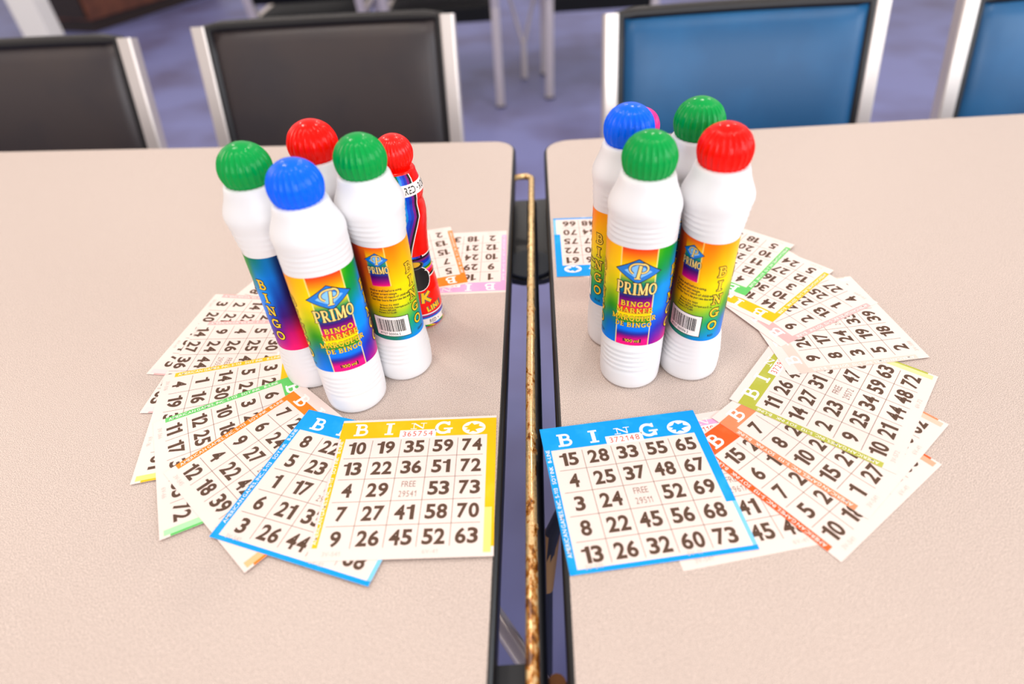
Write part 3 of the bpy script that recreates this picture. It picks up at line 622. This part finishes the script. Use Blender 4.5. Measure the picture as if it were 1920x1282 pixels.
# ------------------------------------------------------------------ bingo cards
COL = dict(yellow=(250, 190, 0), blue=(0, 158, 240), green=(98, 200, 100), orange=(255, 130, 20), pink=(255, 178, 176), hotpink=(252, 170, 214), vermilion=(255, 92, 30), salmon=(240, 140, 96), olive=(182, 184, 66), grey=(222, 206, 194))
LIGHT = lambda c: tuple(int(255 - (255 - v) * .5) for v in c)
class Card(MB):
    def put(s, V, F, m, x, y, z, rot=0.0):
        c, n = math.cos(rot), math.sin(rot); s.add([(x + q[0] * c - q[1] * n, y + q[0] * n + q[1] * c, z + (q[2] if len(q) > 2 else 0)) for q in V], F, m)
    def rect(s, x0, y0, x1, y1, m, z): s.add([(x0, y0, z), (x1, y0, z), (x1, y1, z), (x0, y1, z)], [(0, 1, 2, 3)], m)
EAGLE = [(-.80, .16), (-.40, .30), (-.16, .66), (.06, .36), (.46, .50), (.42, .20), (.84, -.02), (.40, -.14), (.16, -.26), (.34, -.62), (-.04, -.44), (-.36, -.66), (-.28, -.28), (-.66, -.24), (-.44, -.02)]
rndc = random.Random(11)
def make_card(colour, rows, serial, free, x, y, ang, level, label, group, margin=0.0, dx=0.0, dy=0.0, bottom=False, pale_left=False, codes=('3V-541', '6V-41'), curl=0.0):
    c = COL[colour]; ink = mat('ink_' + colour, c, 0.6, spec=0.2, noise=(60, tuple(int(v + (255 - v) * .16) for v in c), 0.52, 0.75)); pale = mat('ink_pale_' + colour, LIGHT(c), 0.65, spec=0.2)
    k = Card(); t = 0.11; Z1, Z2, Z3 = t + .035, t + .065, t + .095
    N = 14; S = 51.0                                       # paper, divided so that it can bend a little
    for zz in (0, t):
        k.add([(-S + 2 * S * i / N, -S + 2 * S * j / N, zz) for j in range(N + 1) for i in range(N + 1)],
              [((j * (N + 1) + i, j * (N + 1) + i + 1, (j + 1) * (N + 1) + i + 1, (j + 1) * (N + 1) + i) if zz else (j * (N + 1) + i, (j + 1) * (N + 1) + i, (j + 1) * (N + 1) + i + 1, j * (N + 1) + i + 1)) for j in range(N) for i in range(N)], paper)
    k.add([(-S, -S, 0), (S, -S, 0), (S, S, 0), (-S, S, 0), (-S, -S, t), (S, -S, t), (S, S, t), (-S, S, t)], [(0, 1, 5, 4), (1, 2, 6, 5), (2, 3, 7, 6), (3, 0, 4, 7)], paper)
    hb, hT = 35 + dy, 51 - margin
    def rect(x0, y0, x1, y1, m, z):                       # split long strips so that they follow the paper
        n = max(1, int(abs(x1 - x0) / 9)); q = max(1, int(abs(y1 - y0) / 9))
        k.add([(x0 + (x1 - x0) * i / n, y0 + (y1 - y0) * j / q, z) for j in range(q + 1) for i in range(n + 1)], [(j * (n + 1) + i, j * (n + 1) + i + 1, (j + 1) * (n + 1) + i + 1, (j + 1) * (n + 1) + i) for j in range(q) for i in range(n)], m)
    rect(-51, hb, 51, hT, ink, Z1)
    yb = -51 if bottom else -43.2
    if pale_left: rect(-51, yb, -49.6, hb, mat('ink_pale_pink', LIGHT(COL['pink'])), Z1)
    rect(-51 + (1.4 if pale_left else 0), yb, -46.6, hb, ink, Z1)
    rect(45.2, -20, 51, hb, ink, Z1); rect(45.2 if not bottom else 48.6, -48.5, 49.4 if not bottom else 51, -20, pale, Z1)
    if not bottom: rect(49.4, -45, 51, -20, ink, Z1)
    if bottom: rect(-46.6, -51, 51, -48.3, ink, Z1)
    # header
    for ch, xc, y0, h in (('B', -37.5, 37.4, 9.8), ('I', -19, 37.4, 9.8), ('G', 16.6, 36.6, 10.6)):
        V, F, wd = slab_text(ch, h, 1.14, .12); k.put(V, F, white_ink, xc + dx - wd / 2, y0 + dy + (0 if margin < 2 else -.4), Z2)
    V, F, wd = slab_text('N', 5.0, 2.1); k.put(V, F, white_ink, dx - wd / 2, 41.6 + dy, Z2)
    pts = arc(0, 0, 7.6, 5.6, 0, 360, 32); k.put([(0, 0)] + pts, [(0, i, i + 1) for i in range(1, len(pts))], white_ink, 36.4 + dx, 41 + dy, Z2)
    k.put([(u * 8.2, v * 6.6) for u, v in EAGLE] + [(0, 0)], [(i, (i + 1) % len(EAGLE), len(EAGLE)) for i in range(len(EAGLE))], ink, 36.2 + dx, 41 + dy, Z3)
    rect(-11.8 + dx, 34 + dy, 11.8 + dx, 40.8 + dy, white_ink, Z2)
    V, F, wd = text_flat(serial, 4.2, 0.0, .26, .92); k.put(V, F, red_ink, dx - wd / 2, 35.4 + dy, Z3)
    # grid lines and numbers
    gx = [-46.8 + 18.35 * i + dx for i in range(6)]; gy = [35 - 16.2 * i + dy for i in range(6)]
    for i in range(1, 5):
        k.rect(gx[i] - .17, gy[5] + 2, gx[i] + .17, gy[0] - 2, thin_ink, Z1); k.rect(gx[0] + 2, gy[i] - .17, gx[5] - 2, gy[i] + .17, thin_ink, Z1)
    for r in range(5):
        for q in range(5):
            xc, yc = (gx[q] + gx[q + 1]) / 2, (gy[r] + gy[r + 1]) / 2
            if r == 2 and q == 2:
                V, F, wd = text_flat('FREE', 4.2, -.006, .1, .72); k.put(V, F, thin_ink, xc - wd / 2, yc + 1.4, Z2)
                V, F, wd = text_flat(free, 4.2, -.006, .16, .66); k.put(V, F, thin_ink, xc - wd / 2, yc - 5.6, Z2); continue
            V, F, wd = digits_flat(str(rows[r][q])); k.put(V, F, digit_ink, xc - wd / 2, yc - 5, Z2)
    # small print
    V, F, wd = text_flat('AMERICAN GAMES, INC. S-113    SOY INK    B-LINE', 2.3, .004, .16, .9); sc = 74 / wd
    k.put([(u * sc, v) for u, v in V], F, white_ink, -47.7, -41, Z2, math.pi / 2)
    V, F, wd = text_flat(codes[0], 2.6, -.004, .16, .9); k.put(V, F, faint_ink, -43 + dx, -48.3 + dy * .3, Z3)
    V, F, wd = text_flat(codes[1], 2.6, -.004, .16, .9); k.put(V, F, faint_ink, 12 + dx, -48.3 + dy * .3, Z3)
    if curl:                                               # corners of the sheet lift a little
        k.v = [(a, b_, z + curl * (max(0, (abs(a) - 20) / 31) ** 2 * max(0, (-b_ + 10) / 61) ** 2)) for a, b_, z in k.v]
    o = k.build('bingo_card', None, P(x, y, .06 + level * .27)); o.rotation_euler = (0, 0, math.radians(ang))
    return tag(o, label, 'bingo card', group)
def rows_from(b, i=None, n=None, g=None, o=None):
    def fill(v, lo):
        v = list(v or []); pool = [q for q in range(lo, lo + 15) if q not in v]; rndc.shuffle(pool)
        while len(v) < 5: v.append(pool.pop())
        return [pool.pop() if q is None else q for q in v]
    cs = [fill(b, 1), fill(i, 16), fill(n, 31), fill(g, 46), fill(o, 61)]
    return [[cs[q][r] for q in range(5)] for r in range(5)]
_ = None
GL = 'bingo cards fanned round the rod table markers'; GR = 'bingo cards fanned round the other table markers'
# fan on the table with the rod, bottom of the stack first
make_card('hotpink', rows_from([1, 9, 10, 12, 2], [16, 29, 24, 21, 18], [_, _, _, 41, 38]), '371502', '29688', -51.2, 472.3, 177.4, 0, 'pink bingo card upside down at the table edge, beside the gap behind the red bottle', GL, 3)
make_card('orange', rows_from([5, 7, 15, 13, 2]), '370118', '29603', -93.7, 476.4, 190.4, 1, 'orange bingo card upside down over the pink one behind the slim red bottle', GL, 2)
make_card('grey', rows_from([], [_, _, _, _, 38 - 20], [_, _, _, _, 38]), '369905', '29530', -186, 431, -115, 0, 'nearly hidden bingo card, only a pale corner behind the outer green capped marker', GL, 4)
make_card('pink', rows_from([12, 5, 14, 2, 3], [_, 23, 27, 21, 20], [_, _, _, 42, 34], [_, _, _, _, 54], [_, _, _, _, 75]), '368811', '29577', -215.4, 385.3, -101, 1, 'bingo card with a 75 at its corner, under the pink card of the outer fan', GL, 4)
make_card('pink', rows_from([11, 5, 4, 9, 14], [30, 25, 26, 24, 27], [40, 45, _, 44, 36], [_, _, _, _, 52], [_, _, _, _, 60 + 3]), '367420', '29555', -208.1, 350.9, -94, 2, 'pink edged bingo card between the 75 card and the yellow card of the fan', GL, 9, dy=-6)
make_card('yellow', rows_from([3, 5, 14, 1, 4], [20, 24, 30, 16, 19], [_, _, _, _, 35], [_, _, _, _, 49], [_, _, _, _, 61]), '366318', '29516', -200.5, 300.1, -80, 3, 'yellow bingo card partly covered by the green card of the fan', GL, 5, codes=('3V-516', '6V-16'))
make_card('green', rows_from([6, 3, 10, 12, 11], [24, 22, 18, 24 + 1, 17], [_, _, _, _, 32], [_, _, _, _, 55], [_, _, _, _, 72]), '366102', '29566', -181.1, 266.9, -66, 4, 'green bingo card between the yellow and orange cards of the fan', GL, 5, codes=('3V-566', '6V-66'))
make_card('orange', rows_from([7, 6, 9, 4, 12], [28, 24, 27, 22, 18], [_, _, _, 42, 39], [_, _, _, _, 53], [_, _, _, _, 69]), '365977', '29545', -151.5, 248.0, -45, 5, 'orange bingo card between the green and blue cards, beside the blue capped marker', GL, 8, codes=('3V-545', '6V-45'))
make_card('blue', rows_from([8, 5, 1, 6, 3], [22, 23, 17, 21, 26], [35, 41, _, 33, 44], [_, _, _, _, 50], [_, _, _, _, 68]), '365801', '29529', -112.6, 229.0, -21, 6, 'blue bingo card partly under the yellow card with serial number 365754', GL, 0, 1.0, -1.5, True)
make_card('yellow', [[10, 19, 35, 59, 74], [13, 22, 36, 51, 72], [4, 29, 0, 53, 73], [7, 27, 41, 58, 70], [9, 26, 45, 52, 63]], '365754', '29541', -66.5, 228.6, -2.3, 7, 'yellow bingo card fully in view on top, serial number 365754', GL, 1.9, 0, 0, False, True, ('3V-541', '6V-41'))
# fan on the other table
make_card('orange', rows_from([]), '373340', '29690', 108, 473, 160, 0, 'bingo card with an orange corner peeking out behind the upside down blue card', GR, 2)
make_card('blue', rows_from([], [], [], [56, 50, 47, 54, 48], [61, 72, 75, 70, 66]), '373118', '29644', 96.5, 483.8, 176.4, 1, 'blue bingo card upside down near the gap, behind the blue capped marker', GR, 0, 0, -1.5, True)
make_card('hotpink', rows_from([], [], [38, 33, _, 41, 45], [_, _, _, _, 48]), '361190', '29617', 124.7, 218.0, 7.5, 0, 'pink headed bingo card under the blue card with serial 372148', GR, 6)
make_card('vermilion', rows_from([15, 6, 7, 5, 10], [22, 17, 20, 28, 18]), '372501', '29590', 176.8, 230.4, 33.5, 1, 'bright orange headed bingo card starting with 15, under the salmon card', GR, 1)
make_card('salmon', rows_from([7, 8, 10, 15, 1], [16, 26, 24, 21, 27], [_, _, _, _, 37], [_, _, _, _, 50], [_, _, _, _, 62]), '372402', '29583', 197.2, 254.7, 37.5, 2, 'salmon headed bingo card between the bright orange and olive cards', GR, 6)
make_card('olive', [[11, 26, 43, 56, 66], [14, 27, 31, 51, 65], [2, 23, 0, 47, 63 - 3], [9, 25, 34, 59, 63], [10, 21, 44, 48, 72]], '372953', '29572', 213.9, 283.0, 48, 3, 'olive green headed bingo card on top of the salmon one', GR, 6, codes=('3V-572', '6V-72'))
make_card('grey', rows_from([9, 8, 3, 5, 2], [20, 17, 24, 19, 18], [_, _, _, 33, 39]), '373020', '29588', 235.9, 352.5, 94.6, 4, 'beige headed bingo card lying over the olive card', GR, 8, codes=('3V-588', '6V-88'))
make_card('pink', rows_from([9, 2, 13, 1, 4], [16, 21, 22, 25, 27], [_, _, _, _, 35]), '373077', '29599', 219.0, 394.5, 115, 5, 'pink headed bingo card between the beige and the yellow cards', GR, 7, codes=('3V-599', '6V-99'))
make_card('yellow', rows_from([14, 10, 3, 12, 5], [18, 30, 16, 27, 24]), '373081', '29601', 201.2, 423.1, 129.8, 6, 'yellow bingo card half covered by the green one, behind the red capped marker', GR, 5)
make_card('green', rows_from([14 + 1, 4, 12, 11, 10][1:] + [5], [29, 21, 28, 20, 18]), '373090', '29622', 184.7, 458.0, 136, 7, 'green bingo card on top of the far fan, behind the red capped marker', GR, 5)
make_card('blue', [[15, 28, 33, 55, 65], [4, 25, 37, 48, 67], [3, 24, 0, 52, 69], [8, 22, 45, 56, 68], [13, 26, 32, 60, 73]], '372148', '29511', 68.8, 216.9, 4.5, 2, 'blue bingo card fully in view, serial number 372148, overhanging the gap', GR, 0, .8, -2.7, True, False, ('3V-511', '6V-11'))
